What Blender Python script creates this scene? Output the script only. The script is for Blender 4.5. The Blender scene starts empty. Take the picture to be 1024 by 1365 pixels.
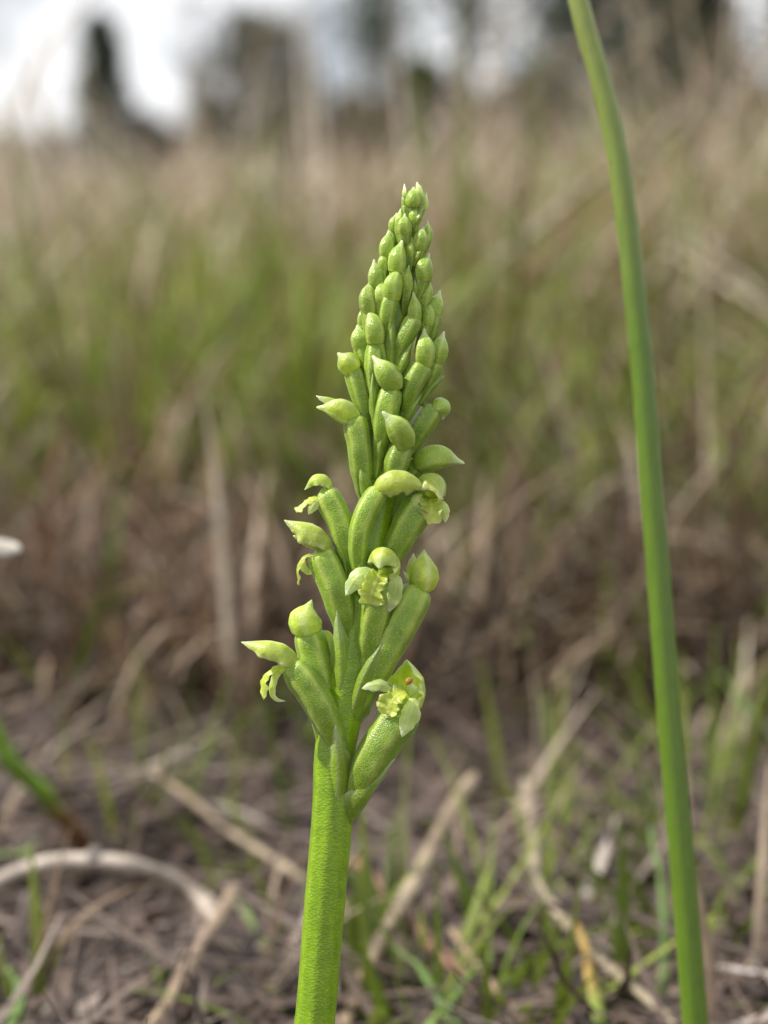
import bpy, math, random
import numpy as np
from mathutils import Vector

R = math.radians
rng = np.random.default_rng(11)
random.seed(11)
scn = bpy.context.scene
COL = scn.collection

# ------------------------------------------------------------------ camera
CAM_H = 0.082            # lens height above the soil (m)
PITCH = R(8.6)           # looking slightly down
FOCUS = 0.150            # focus distance (m)
FPX = 3000.0             # focal length in pixels of a 1024 x 1365 frame
U = FOCUS / FPX          # one picture pixel at the focus distance = 0.05 mm
CX, CY = 512.0, 682.5
CAM = Vector((0, 0, CAM_H))
RIGHT = Vector((1, 0, 0))
FWD = Vector((0, math.cos(PITCH), -math.sin(PITCH)))
UP = Vector((0, math.sin(PITCH), math.cos(PITCH)))
cd = bpy.data.cameras.new('camera')
cam = bpy.data.objects.new('camera', cd)
COL.objects.link(cam)
cam.location = CAM
cam.rotation_euler = (math.pi / 2 - PITCH, 0, 0)
cd.sensor_fit = 'VERTICAL'
cd.sensor_height = 36.0
cd.lens = 36.0 * FPX / 1365.0
cd.clip_start = 0.01
cd.clip_end = 2000
cd.dof.use_dof = True
cd.dof.focus_distance = FOCUS - 0.0008
cd.dof.aperture_fstop = cd.lens / 2.5      # a 2.5 mm wide opening
cd.dof.aperture_blades = 0
scn.camera = cam

# ------------------------------------------------------------------ light
TO_SUN = Vector((-0.66, 0.02, 0.75)).normalized()
SUN_EL = math.asin(TO_SUN.z)
SUN_AZ = math.atan2(TO_SUN.x, TO_SUN.y)
w = bpy.data.worlds.new('World')
scn.world = w
w.use_nodes = True
nt = w.node_tree
nt.nodes.clear()
o = nt.nodes.new('ShaderNodeOutputWorld')
bg = nt.nodes.new('ShaderNodeBackground')
bg.inputs['Strength'].default_value = 0.09
sky = nt.nodes.new('ShaderNodeTexSky')
sky.sky_type = 'NISHITA'
sky.sun_disc = False
sky.sun_elevation = SUN_EL
sky.sun_rotation = SUN_AZ
tc = nt.nodes.new('ShaderNodeTexCoord')
mp = nt.nodes.new('ShaderNodeMapping')
mp.inputs['Location'].default_value = (0.62, 0.0, 0.30)
mp.inputs['Scale'].default_value = (1.0, 1.0, 1.5)
n1 = nt.nodes.new('ShaderNodeTexNoise')
n1.inputs['Scale'].default_value = 11.0
n1.inputs['Detail'].default_value = 5.0
n1.inputs['Roughness'].default_value = 0.5
r1 = nt.nodes.new('ShaderNodeValToRGB')
r1.color_ramp.elements[0].position = 0.39
r1.color_ramp.elements[0].color = (5.2, 5.7, 6.3, 1)
r1.color_ramp.elements[1].position = 0.57
r1.color_ramp.elements[1].color = (12.0, 12.1, 12.3, 1)
n2 = nt.nodes.new('ShaderNodeTexNoise')
n2.inputs['Scale'].default_value = 2.3
n2.inputs['Detail'].default_value = 4.0
r2 = nt.nodes.new('ShaderNodeValToRGB')
r2.color_ramp.elements[0].position = 0.22
r2.color_ramp.elements[1].position = 0.34
mx = nt.nodes.new('ShaderNodeMix')
mx.data_type = 'RGBA'
L = nt.links.new
L(tc.outputs['Generated'], mp.inputs['Vector'])
L(mp.outputs['Vector'], n1.inputs['Vector'])
L(mp.outputs['Vector'], n2.inputs['Vector'])
L(n1.outputs['Fac'], r1.inputs['Fac'])
L(n2.outputs['Fac'], r2.inputs['Fac'])
L(r2.outputs['Color'], mx.inputs[0])
L(sky.outputs['Color'], mx.inputs[6])
L(r1.outputs['Color'], mx.inputs[7])
L(mx.outputs[2], bg.inputs['Color'])
L(bg.outputs['Background'], o.inputs['Surface'])

sd = bpy.data.lights.new('sun', 'SUN')
sd.energy = 5.0
sd.angle = R(2.0)
sd.color = (1.0, 0.955, 0.88)
sun = bpy.data.objects.new('sun', sd)
COL.objects.link(sun)
sun.location = (-3, 0, 4)
sun.rotation_euler = TO_SUN.to_track_quat('Z', 'Y').to_euler()

scn.view_settings.view_transform = 'Standard'
scn.view_settings.look = 'None'
scn.view_settings.exposure = 0.20
scn.view_settings.gamma = 1.0
scn.view_settings.use_curve_mapping = False
scn.render.engine = 'CYCLES'
scn.cycles.use_denoising = True
scn.cycles.max_bounces = 8
scn.cycles.transparent_max_bounces = 8
scn.cycles.sample_clamp_indirect = 6


# ------------------------------------------------------------------ helpers
def at(px, py, D):
    """world point on the ray of picture pixel (px, py), D metres along the view axis"""
    return CAM + FWD * D + RIGHT * ((px - CX) * D / FPX) + UP * ((CY - py) * D / FPX)


def ground_depth(py):
    return CAM_H / (math.cos(PITCH) * (py - CY) / FPX + math.sin(PITCH))


def catmull(pts, n):
    P = np.array(pts, float)
    if len(P) == 2:
        t = np.linspace(0, 1, n)[:, None]
        return P[0] * (1 - t) + P[1] * t
    Q = np.vstack([2 * P[0] - P[1], P, 2 * P[-1] - P[-2]])
    m = len(P) - 1
    out = []
    for u in np.linspace(0, m, n):
        i = min(int(u), m - 1)
        t = u - i
        a, b, c, d = Q[i], Q[i + 1], Q[i + 2], Q[i + 3]
        out.append(0.5 * (2 * b + (c - a) * t + (2 * a - 5 * b + 4 * c - d) * t * t + (3 * b - a - 3 * c + d) * t ** 3))
    out = np.array(out)
    # even spacing along the curve
    s = np.r_[0, np.cumsum(np.linalg.norm(np.diff(out, axis=0), axis=1))]
    q = np.linspace(0, s[-1], n)
    return np.stack([np.interp(q, s, out[:, k]) for k in range(3)], 1)


def unit(v):
    return v / np.maximum(np.linalg.norm(v, axis=-1, keepdims=True), 1e-12)


def frames(P, up):
    """tangent, side and top directions along a curve; top stays near the hint"""
    T = unit(np.gradient(P, axis=0))
    up = np.array(up, float)
    S = np.cross(T, np.broadcast_to(up, T.shape))
    bad = np.linalg.norm(S, axis=1) < 0.05
    if bad.any():
        alt = np.cross(T, np.broadcast_to(np.array([up[1], up[2], up[0]]) + 0.1, T.shape))
        S[bad] = alt[bad]
    S = unit(S)
    for i in range(1, len(S)):
        if (S[i] * S[i - 1]).sum() < 0:
            S[i] = -S[i]
    N = np.cross(S, T)
    return T, S, N


def profile(t, table):
    x, y = zip(*table)
    # smooth interpolation
    xs = np.array(x)
    ys = np.array(y)
    tt = np.linspace(0, 1, 201)
    yy = np.interp(tt, xs, ys)
    k = np.ones(13) / 13
    ysm = np.convolve(np.pad(yy, 6, mode='edge'), k, 'valid')
    ysm[:4] = yy[:4]
    ysm[-4:] = yy[-4:]
    return np.interp(t, tt, ysm)


def mesh_from(name, V, F, attrs=None, smooth=True):
    me = bpy.data.meshes.new(name)
    me.from_pydata([tuple(v) for v in V], [], F)
    if smooth:
        me.polygons.foreach_set('use_smooth', [True] * len(me.polygons))
    for k, a in (attrs or {}).items():
        at_ = me.attributes.new(k, 'FLOAT', 'POINT')
        at_.data.foreach_set('value', np.asarray(a, np.float32))
    me.update()
    return me


def fast_mesh(name, V, quads, attrs=None, smooth=True):
    me = bpy.data.meshes.new(name)
    V = np.asarray(V, np.float32)
    quads = np.asarray(quads, np.int32)
    me.vertices.add(len(V))
    me.vertices.foreach_set('co', V.ravel())
    n, k = quads.shape
    me.loops.add(n * k)
    me.loops.foreach_set('vertex_index', quads.ravel())
    me.polygons.add(n)
    me.polygons.foreach_set('loop_start', np.arange(n, dtype=np.int32) * k)
    if smooth:
        me.polygons.foreach_set('use_smooth', np.ones(n, bool))
    for kk, a in (attrs or {}).items():
        at_ = me.attributes.new(kk, 'FLOAT', 'POINT')
        at_.data.foreach_set('value', np.asarray(a, np.float32))
    me.update(calc_edges=True)
    me.validate()
    return me


WORLD_LOC = {}


def link(name, me, mat, parent=None, origin=None, **props):
    """link a mesh given in world coordinates; its origin is moved to `origin`"""
    ob = bpy.data.objects.new(name, me)
    COL.objects.link(ob)
    if mat:
        me.materials.append(mat)
    if origin is None:
        origin = Vector((0, 0, 0)) if parent is None else WORLD_LOC[parent.name]
    origin = Vector(origin)
    n = len(me.vertices)
    co = np.empty(n * 3, np.float32)
    me.vertices.foreach_get('co', co)
    co = co.reshape(-1, 3) - np.array(origin, np.float32)
    me.vertices.foreach_set('co', co.ravel())
    me.update()
    WORLD_LOC[ob.name] = origin
    if parent:
        ob.parent = parent
        ob.location = origin - WORLD_LOC[parent.name]
    else:
        ob.location = origin
    for k, v in props.items():
        ob[k] = v
    return ob


def empty(name, loc, parent=None, **props):
    ob = bpy.data.objects.new(name, None)
    ob.empty_display_size = 0.002
    COL.objects.link(ob)
    WORLD_LOC[ob.name] = Vector(loc)
    ob.location = Vector(loc) - (WORLD_LOC[parent.name] if parent else Vector((0, 0, 0)))
    if parent:
        ob.parent = parent
    for k, v in props.items():
        ob[k] = v
    return ob


# ------------------------------------------------------------------ materials
def new_mat(name):
    m = bpy.data.materials.new(name)
    m.use_nodes = True
    t = m.node_tree
    for n in list(t.nodes):
        if n.type != 'OUTPUT_MATERIAL':
            t.nodes.remove(n)
    out = t.nodes['Material Output']
    b = t.nodes.new('ShaderNodeBsdfPrincipled')
    t.links.new(b.outputs[0], out.inputs['Surface'])
    return m, t, b, out


def node(t, kind, **inp):
    n = t.nodes.new(kind)
    for k, v in inp.items():
        n.inputs[k.replace('_', ' ')].default_value = v
    return n


def rgb(c):
    return (c[0], c[1], c[2], 1)


def ramp(t, fac, stops):
    r = t.nodes.new('ShaderNodeValToRGB')
    e = r.color_ramp.elements
    while len(e) < len(stops):
        e.new(0.5)
    for el, (p, c) in zip(e, stops):
        el.position = p
        el.color = rgb(c)
    t.links.new(fac, r.inputs['Fac'])
    return r.outputs['Color']


def mixc(t, fac, a, b):
    m = t.nodes.new('ShaderNodeMix')
    m.data_type = 'RGBA'
    for s, v in ((0, fac), (6, a), (7, b)):
        if hasattr(v, 'is_output'):
            t.links.new(v, m.inputs[s])
        else:
            m.inputs[s].default_value = v if s == 0 else rgb(v)
    return m.outputs[2]


def attr(t, name):
    a = t.nodes.new('ShaderNodeAttribute')
    a.attribute_name = name
    return a.outputs['Fac']


def tissue(name, base, ridge, tip, cell=0.00013, aniso=(1, 1, 1), bump=0.6, rough=0.33, transl=0.12, sss=0.25, dots=0.55,
           dot_col=(0.66, 0.80, 0.48), mott=1.0, sheen=0.1, sel0=0.36, streak=0.0, coat=0.10):
    """living plant skin: shiny papillae, paler ribs, a little light passing through"""
    m, t, b, out = new_mat(name)
    tc = t.nodes.new('ShaderNodeTexCoord')
    mp = t.nodes.new('ShaderNodeMapping')
    mp.inputs['Scale'].default_value = aniso
    t.links.new(tc.outputs['Object'], mp.inputs['Vector'])
    vo = node(t, 'ShaderNodeTexVoronoi', Scale=1 / cell)
    vo.feature = 'F1'
    t.links.new(mp.outputs['Vector'], vo.inputs['Vector'])
    no = node(t, 'ShaderNodeTexNoise', Scale=1 / 0.0011, Detail=3.0)
    t.links.new(tc.outputs['Object'], no.inputs['Vector'])
    no2 = node(t, 'ShaderNodeTexNoise', Scale=1 / 0.0003, Detail=2.0)
    t.links.new(mp.outputs['Vector'], no2.inputs['Vector'])
    oi = t.nodes.new('ShaderNodeObjectInfo')
    c = mixc(t, attr(t, 'ridge'), base, ridge)
    c = mixc(t, attr(t, 'tip'), c, tip)
    # broad mottling
    f = ramp(t, no.outputs['Fac'], [(0.3, tuple(1 - mott * v for v in (.26, .22, .28))), (0.7, tuple(1 + mott * v for v in (.20, .14, .18)))])
    mu = t.nodes.new('ShaderNodeMix')
    mu.data_type = 'RGBA'
    mu.blend_type = 'MULTIPLY'
    mu.inputs[0].default_value = 1.0
    t.links.new(c, mu.inputs[6])
    t.links.new(f, mu.inputs[7])
    if streak:
        mps = t.nodes.new('ShaderNodeMapping')
        mps.inputs['Scale'].default_value = (1, 1, 0.035)
        t.links.new(tc.outputs['Object'], mps.inputs['Vector'])
        ns = node(t, 'ShaderNodeTexNoise', Scale=1 / 0.00035, Detail=2.0)
        t.links.new(mps.outputs['Vector'], ns.inputs['Vector'])
        fs = ramp(t, ns.outputs['Fac'], [(0.3, (1 - streak,) * 3), (0.7, (1 + streak,) * 3)])
        m2 = t.nodes.new('ShaderNodeMix')
        m2.data_type = 'RGBA'
        m2.blend_type = 'MULTIPLY'
        m2.inputs[0].default_value = 1.0
        t.links.new(mu.outputs[2], m2.inputs[6])
        t.links.new(fs, m2.inputs[7])
        nb_ = node(t, 'ShaderNodeTexVoronoi', Scale=1 / 0.0055)
        t.links.new(tc.outputs['Object'], nb_.inputs['Vector'])
        fb = ramp(t, nb_.outputs['Distance'], [(0.025, (1, 1, 1)), (0.05, (0, 0, 0))])
        mu_out = mixc(t, fb, m2.outputs[2], (0.16, 0.13, 0.03))
    else:
        mu_out = mu.outputs[2]
    # pale papillae tips, only some of them; their glints are painted in too
    d = ramp(t, vo.outputs['Distance'], [(0.14, (1, 1, 1)), (0.36, (0, 0, 0))])
    sel = ramp(t, no2.outputs['Fac'], [(sel0, (0, 0, 0)), (sel0 + 0.2, (1, 1, 1))])
    mm = t.nodes.new('ShaderNodeMath')
    mm.operation = 'MULTIPLY'
    t.links.new(d, mm.inputs[0])
    t.links.new(sel, mm.inputs[1])
    mm2 = t.nodes.new('ShaderNodeMath')
    mm2.operation = 'MULTIPLY'
    mm2.inputs[1].default_value = dots
    t.links.new(mm.outputs[0], mm2.inputs[0])
    c = mixc(t, mm2.outputs[0], mu_out, dot_col)
    hs = t.nodes.new('ShaderNodeHueSaturation')
    mr = t.nodes.new('ShaderNodeMapRange')
    mr.inputs['To Min'].default_value = 0.88
    mr.inputs['To Max'].default_value = 1.10
    t.links.new(oi.outputs['Random'], mr.inputs['Value'])
    t.links.new(mr.outputs[0], hs.inputs['Value'])
    t.links.new(c, hs.inputs['Color'])
    c = hs.outputs['Color']
    t.links.new(c, b.inputs['Base Color'])
    b.inputs['Roughness'].default_value = rough
    b.inputs['Specular IOR Level'].default_value = 0.55
    b.inputs['Subsurface Weight'].default_value = sss
    b.inputs['Subsurface Radius'].default_value = (0.6, 1.0, 0.15)
    b.inputs['Subsurface Scale'].default_value = 0.0007
    b.inputs['Sheen Weight'].default_value = sheen
    b.inputs['Sheen Roughness'].default_value = 0.35
    b.inputs['Sheen Tint'].default_value = (0.85, 1.0, 0.65, 1)
    bp = node(t, 'ShaderNodeBump', Strength=bump, Distance=0.00006)
    bp.invert = True
    t.links.new(vo.outputs['Distance'], bp.inputs['Height'])
    b.inputs['Coat Weight'].default_value = coat
    b.inputs['Coat Roughness'].default_value = 0.12
    t.links.new(bp.outputs['Normal'], b.inputs['Coat Normal'])
    t.links.new(bp.outputs['Normal'], b.inputs['Normal'])
    if transl > 0:
        tr = t.nodes.new('ShaderNodeBsdfTranslucent')
        hs2 = t.nodes.new('ShaderNodeHueSaturation')
        hs2.inputs['Saturation'].default_value = 1.15
        hs2.inputs['Value'].default_value = 1.5
        t.links.new(c, hs2.inputs['Color'])
        t.links.new(hs2.outputs['Color'], tr.inputs['Color'])
        ms = t.nodes.new('ShaderNodeMixShader')
        ms.inputs[0].default_value = transl
        t.links.new(b.outputs[0], ms.inputs[1])
        t.links.new(tr.outputs[0], ms.inputs[2])
        t.links.new(ms.outputs[0], out.inputs['Surface'])
    return m


M_OVARY = tissue('ovary_skin', (0.225, 0.37, 0.016), (0.45, 0.56, 0.09), (0.38, 0.52, 0.07), cell=0.000095, transl=0.10, bump=0.55, mott=1.0, dots=.7, rough=.34, sheen=.2, sel0=.36, coat=.08)
M_STEM = tissue('stem_skin', (0.205, 0.365, 0.003), (0.28, 0.43, 0.012), (0.15, 0.33, 0.04), cell=0.00019, aniso=(0.8, 0.8, 1.25),
                bump=0.45, rough=0.36, transl=0.0, sss=0.25, dots=0.2, mott=.8, sheen=.0, streak=.08, coat=.05)
M_HOOD = tissue('hood_skin', (0.55, 0.66, 0.10), (0.74, 0.80, 0.38), (0.66, 0.75, 0.44), cell=0.00015, transl=0.36, sss=0.2, bump=0.45, dots=0.3,
                dot_col=(0.75, 0.85, 0.6))
M_BUD = tissue('bud_skin', (0.32, 0.47, 0.04), (0.50, 0.61, 0.13), (0.68, 0.76, 0.44), cell=0.00011, transl=0.10, bump=0.5, rough=.33, sheen=.16, dots=0.55, mott=.8)
M_LIP = tissue('lip_skin', (0.58, 0.66, 0.09), (0.68, 0.74, 0.26), (0.70, 0.76, 0.30), cell=0.00018, transl=0.48, sss=0.15, bump=0.4, dots=0.12)
M_SEPAL = tissue('sepal_skin', (0.62, 0.71, 0.26), (0.74, 0.80, 0.50), (0.82, 0.85, 0.70), cell=0.00016, transl=0.5, sss=0.1, bump=0.45, dots=0.2)
M_BRACT = tissue('bract_skin', (0.25, 0.41, 0.018), (0.44, 0.56, 0.18), (0.50, 0.62, 0.32), cell=0.00015, transl=0.20, sss=0.2, bump=0.5, dots=0.25)
M_ANTHER = tissue('anther_skin', (0.42, 0.24, 0.03), (0.5, 0.32, 0.05), (0.25, 0.10, 0.01), transl=0.1, dots=0.0)
M_LEAF = tissue('leaf_skin', (0.092, 0.168, 0.006), (0.105, 0.185, 0.010), (0.27, 0.31, 0.075), cell=0.0004, aniso=(1, 1, 0.2), bump=0.15, rough=0.42,
                transl=0.0, sss=0.08, dots=0.0, mott=.3, sheen=0.0, streak=.07)


def grass_mat(name, stops, rough=0.55, transl=0.25):
    m, t, b, out = new_mat(name)
    c = ramp(t, attr(t, 'tint'), stops)
    no = node(t, 'ShaderNodeTexNoise', Scale=120.0, Detail=2.0)
    tc = t.nodes.new('ShaderNodeTexCoord')
    t.links.new(tc.outputs['Object'], no.inputs['Vector'])
    f = ramp(t, no.outputs['Fac'], [(0.3, (0.75, 0.75, 0.75)), (0.7, (1.2, 1.2, 1.2))])
    mu = t.nodes.new('ShaderNodeMix')
    mu.data_type = 'RGBA'
    mu.blend_type = 'MULTIPLY'
    mu.inputs[0].default_value = 1.0
    t.links.new(c, mu.inputs[6])
    t.links.new(f, mu.inputs[7])
    t.links.new(mu.outputs[2], b.inputs['Base Color'])
    b.inputs['Roughness'].default_value = rough
    b.inputs['Specular IOR Level'].default_value = 0.4
    if transl:
        tr = t.nodes.new('ShaderNodeBsdfTranslucent')
        t.links.new(mu.outputs[2], tr.inputs['Color'])
        ms = t.nodes.new('ShaderNodeMixShader')
        ms.inputs[0].default_value = transl
        t.links.new(b.outputs[0], ms.inputs[1])
        t.links.new(tr.outputs[0], ms.inputs[2])
        t.links.new(ms.outputs[0], out.inputs['Surface'])
    return m


M_DRY = grass_mat('dry_grass_blade', [(0.0, (0.07, 0.046, 0.03)), (0.28, (0.21, 0.14, 0.085)), (0.55, (0.41, 0.305, 0.215)), (1.0, (0.68, 0.58, 0.46))])
M_GREEN = grass_mat('green_grass_blade', [(0.0, (0.08, 0.12, 0.015)), (0.5, (0.17, 0.235, 0.025)), (1.0, (0.27, 0.32, 0.05))], transl=0.3)
M_RUSSET = grass_mat('russet_grass_blade', [(0.0, (0.10, 0.05, 0.028)), (0.5, (0.30, 0.165, 0.095)), (1.0, (0.46, 0.30, 0.19))])
M_LITTER = grass_mat('litter_straw', [(0.0, (0.05, 0.033, 0.026)), (0.4, (0.145, 0.10, 0.078)), (0.75, (0.27, 0.215, 0.18)), (1.0, (0.50, 0.44, 0.38))],
                     transl=0.0, rough=0.5)


def fibre_mat(name, a, b_, rough=0.5, along=True):
    m, t, b, out = new_mat(name)
    no = node(t, 'ShaderNodeTexNoise', Scale=300.0, Detail=4.0)
    tc = t.nodes.new('ShaderNodeTexCoord')
    t.links.new(tc.outputs['Object'], no.inputs['Vector'])
    c = mixc(t, attr(t, 'tint'), a, b_)
    f = ramp(t, no.outputs['Fac'], [(0.3, (0.5, 0.48, 0.46)), (0.7, (1.25, 1.25, 1.25))])
    mu = t.nodes.new('ShaderNodeMix')
    mu.data_type = 'RGBA'
    mu.blend_type = 'MULTIPLY'
    mu.inputs[0].default_value = 1.0
    t.links.new(c, mu.inputs[6])
    t.links.new(f, mu.inputs[7])
    t.links.new(mu.outputs[2], b.inputs['Base Color'])
    b.inputs['Roughness'].default_value = rough
    bp = node(t, 'ShaderNodeBump', Strength=0.4, Distance=0.0003)
    t.links.new(no.outputs['Fac'], bp.inputs['Height'])
    t.links.new(bp.outputs['Normal'], b.inputs['Normal'])
    return m


# ------------------------------------------------------------------ shape builders (world coordinates)
def tube_arrays(P, rad, seg=20, up=(0, 0, 1), ribs=None, rib_amp=0.0, closed=True, flat=1.0):
    """ribs: list of angles where a raised rib runs"""
    P = np.asarray(P)
    n = len(P)
    T, S, N = frames(P, up)
    a = np.linspace(0, 2 * math.pi, seg, endpoint=False)
    rid = np.zeros((n, seg))
    if ribs is not None:
        for r0 in ribs:
            d = np.abs((a - r0 + math.pi) % (2 * math.pi) - math.pi)
            rid += np.exp(-(d / 0.20) ** 2)[None, :]
    rr = np.asarray(rad)[:, None] * (1 + rib_amp * rid)
    V = P[:, None, :] + rr[..., None] * (np.cos(a)[None, :, None] * S[:, None, :] + flat * np.sin(a)[None, :, None] * N[:, None, :])
    V = V.reshape(-1, 3)
    F = []
    for i in range(n - 1):
        for j in range(seg):
            k = (j + 1) % seg
            F.append((i * seg + j, i * seg + k, (i + 1) * seg + k, (i + 1) * seg + j))
    t = np.repeat(np.linspace(0, 1, n), seg)
    if closed:
        V = np.vstack([V, P[0], P[-1]])
        a0, a1 = n * seg, n * seg + 1
        for j in range(seg):
            k = (j + 1) % seg
            F.append((a0, k, j))
            F.append((a1, (n - 1) * seg + j, (n - 1) * seg + k))
        t = np.r_[t, 0, 1]
        rid = np.r_[rid.ravel(), 0, 0]
    return V, F, rid.ravel(), t


def shell_arrays(P, rad, up, arc, thick, seg=28, flat=1.0, rim=0.0):
    """an open hood: part of a round wall about a curved spine, closed side towards `up`, with real thickness"""
    P = np.asarray(P)
    n = len(P)
    T, S, N = frames(P, up)
    # make N follow up
    if (N[n // 2] * np.array(up)).sum() < 0:
        N, S = -N, -S
    a = np.linspace(-arc / 2, arc / 2, seg)
    rad = np.asarray(rad)
    e4 = np.abs(a / (arc / 2))[None, :] ** 5
    ti = np.linspace(0, 1, n)[:, None]
    p_ = rng.uniform(0, 6)
    rr = rad[:, None] * (1 + e4 * (rim + 0.15 * np.sin(ti * 17 + p_) + 0.11 * np.sin(ti * 31 + 2 * p_ + np.sign(a)[None, :])))
    def wall(k):
        r = np.maximum(rr - k, rad[:, None] * 0.15 if k else 0)
        return (P[:, None, :] + r[..., None] * (np.sin(a)[None, :, None] * S[:, None, :] + flat * np.cos(a)[None, :, None] * N[:, None, :])).reshape(-1, 3)
    A, B = wall(0), wall(thick)
    V = np.vstack([A, B])
    m = n * seg
    F = []
    for i in range(n - 1):
        for j in range(seg - 1):
            q = (i * seg + j, i * seg + j + 1, (i + 1) * seg + j + 1, (i + 1) * seg + j)
            F.append(q)
            F.append(tuple(x + m for x in reversed(q)))
        for j in (0, seg - 1):
            q = (i * seg + j, (i + 1) * seg + j, (i + 1) * seg + j + m, i * seg + j + m)
            F.append(q if j == 0 else tuple(reversed(q)))
    for i in (0, n - 1):
        for j in range(seg - 1):
            q = (i * seg + j, i * seg + j + 1, i * seg + j + 1 + m, i * seg + j + m)
            F.append(q if i else tuple(reversed(q)))
    t = np.tile(np.repeat(np.linspace(0, 1, n), seg), 2)
    ed = np.tile(np.abs(a / (arc / 2)), n)
    vein = np.tile(0.35 * np.clip(np.cos(a * 7.0), 0, 1) ** 3, n)
    rid = np.tile(np.exp(-((ed - 1.0) / 0.17) ** 2) + 0.6 * np.exp(-(ed / 0.08) ** 2) + vein, 2)
    return V, F, rid, t


def petal_arrays(P, width, normal, cup=0.25, frill=0.0, frill_n=7, thick=0.00010, table=None, nu=22, nv=13, lobed=False):
    """a petal with thickness: spine P, half-width table, outward side `normal`, cupped across"""
    P = np.asarray(P)
    nu = len(P)
    T, S, N = frames(P, normal)
    if (N[nu // 2] * np.array(normal)).sum() < 0:
        N, S = -N, -S
    tt = np.linspace(0, 1, nu)
    table = table or [(0, .35), (.2, .8), (.45, 1), (.7, .8), (.9, .35), (1, .03)]
    hw = profile(tt, table) * width / 2
    v = np.linspace(-1, 1, nv)
    ph = rng.uniform(0, 6)
    edge = np.abs(v) ** 2.2
    frill = frill or 0.025
    wob = sum(np.sin(tt[:, None] * f_ + ph * k_ + k_ * 1.7 * np.sign(v)[None, :]) for f_, k_ in ((9.3, 1), (17.1, 2.3), (31.7, 3.1))) / 2
    fr = frill * width * wob * edge[None, :]
    wid = hw[:, None] * v[None, :] * (1 + (0.10 if frill < .05 else .22) * np.roll(wob, 3, 0) * edge[None, :])
    off = -cup * hw[:, None] * (v ** 2)[None, :] * 1.6 + fr
    mid = 0.08 * hw[:, None] * np.exp(-(v / 0.12) ** 2)[None, :]
    A = P[:, None, :] + wid[..., None] * S[:, None, :] + (off + mid)[..., None] * N[:, None, :]
    th = thick * np.sqrt(np.clip(1.02 - v ** 2, 0, 1))[None, :, None]
    B = A - th * N[:, None, :]
    V = np.vstack([A.reshape(-1, 3), B.reshape(-1, 3)])
    m = nu * nv
    F = []
    for i in range(nu - 1):
        for j in range(nv - 1):
            q = (i * nv + j, i * nv + j + 1, (i + 1) * nv + j + 1, (i + 1) * nv + j)
            F.append(q)
            F.append(tuple(x + m for x in reversed(q)))
        for j in (0, nv - 1):
            q = (i * nv + j, (i + 1) * nv + j, (i + 1) * nv + j + m, i * nv + j + m)
            F.append(q if j == 0 else tuple(reversed(q)))
    for i in (0, nu - 1):
        for j in range(nv - 1):
            q = (i * nv + j, i * nv + j + 1, i * nv + j + 1 + m, i * nv + j + m)
            F.append(q if i else tuple(reversed(q)))
    t = np.tile(np.repeat(tt, nv), 2)
    rid = np.tile(np.tile(np.exp(-((np.abs(v) - 1) / 0.22) ** 2) * 0.9 + 0.5 * np.exp(-(v / 0.12) ** 2) + 0.3 * np.clip(np.cos(v * 12), 0, 1) ** 3, nu), 2)
    return V, F, rid, t


def cam_dir(v):
    """(x right, y up, z towards the camera) -> world"""
    d = RIGHT * v[0] + UP * v[1] - FWD * v[2]
    return np.array(d.normalized())


def pts(lst, n):
    """picture pixels + depth in pixels (positive = behind the focus plane) -> smooth world curve"""
    W = [tuple(at(p[0], p[1], FOCUS + (p[2] if len(p) > 2 else 0) * U)) for p in lst]
    return catmull(W, n)


# =================================================================== GROUND
def vnoise(x, y, s, seed=0):
    r = np.random.default_rng(seed)
    out = np.zeros_like(x)
    for k in range(6):
        a = r.uniform(0, 6.28)
        f = s * r.uniform(0.6, 1.7)
        out += np.sin(x * f * math.cos(a) + y * f * math.sin(a) + r.uniform(0, 6.28))
    return out / 6


def ground_z(x, y):
    d = np.hypot(x, y)
    near = np.exp(-(d / 1.2) ** 2)
    z = near * (0.0035 * vnoise(x, y, 45, 1) + 0.0018 * vnoise(x, y, 150, 2) + 0.0009 * vnoise(x, y, 420, 3))
    # a low crumbly mound of earth under the bent dead stem
    z = z + 0.0035 * np.exp(-(((x + 0.026) / 0.016) ** 2 + ((y - 0.226) / 0.010) ** 2)) - 0.003 * np.exp(-(((x + 0.026) / 0.018) ** 2 + ((y - 0.25) / 0.010) ** 2))
    z = z + 0.022 * vnoise(x, y, 3.0, 4) * np.clip((d - 0.8) / 2, 0, 1)
    return z


ys = np.r_[np.linspace(-0.4, 0.12, 10), np.linspace(0.125, 0.8, 190), np.geomspace(0.82, 900, 60)]
xs_pos = np.r_[np.linspace(0, 0.2, 70)[1:], np.geomspace(0.21, 900, 50)]
xs = np.r_[-xs_pos[::-1], 0, xs_pos]
ys = np.r_[-np.geomspace(900, 0.5, 25), ys]
X, Y = np.meshgrid(xs, ys)
Z = ground_z(X, Y)
nx = len(xs)
I, J = np.meshgrid(np.arange(len(ys) - 1), np.arange(nx - 1), indexing='ij')
q = (I * nx + J).ravel()
quads = np.stack([q, q + 1, q + nx + 1, q + nx], 1)
m, t, b, out = new_mat('soil')
tc_ = t.nodes.new('ShaderNodeTexCoord')
na = node(t, 'ShaderNodeTexNoise', Scale=90.0, Detail=6.0, Roughness=0.65)
nb = node(t, 'ShaderNodeTexNoise', Scale=420.0, Detail=5.0, Roughness=0.7)
for n_ in (na, nb):
    t.links.new(tc_.outputs['Object'], n_.inputs['Vector'])
c1 = ramp(t, na.outputs['Fac'], [(0.3, (0.030, 0.021, 0.017)), (0.55, (0.075, 0.053, 0.043)), (0.75, (0.145, 0.115, 0.098))])
c2 = ramp(t, nb.outputs['Fac'], [(0.35, (0.55, 0.55, 0.55)), (0.7, (1.45, 1.4, 1.4))])
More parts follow.
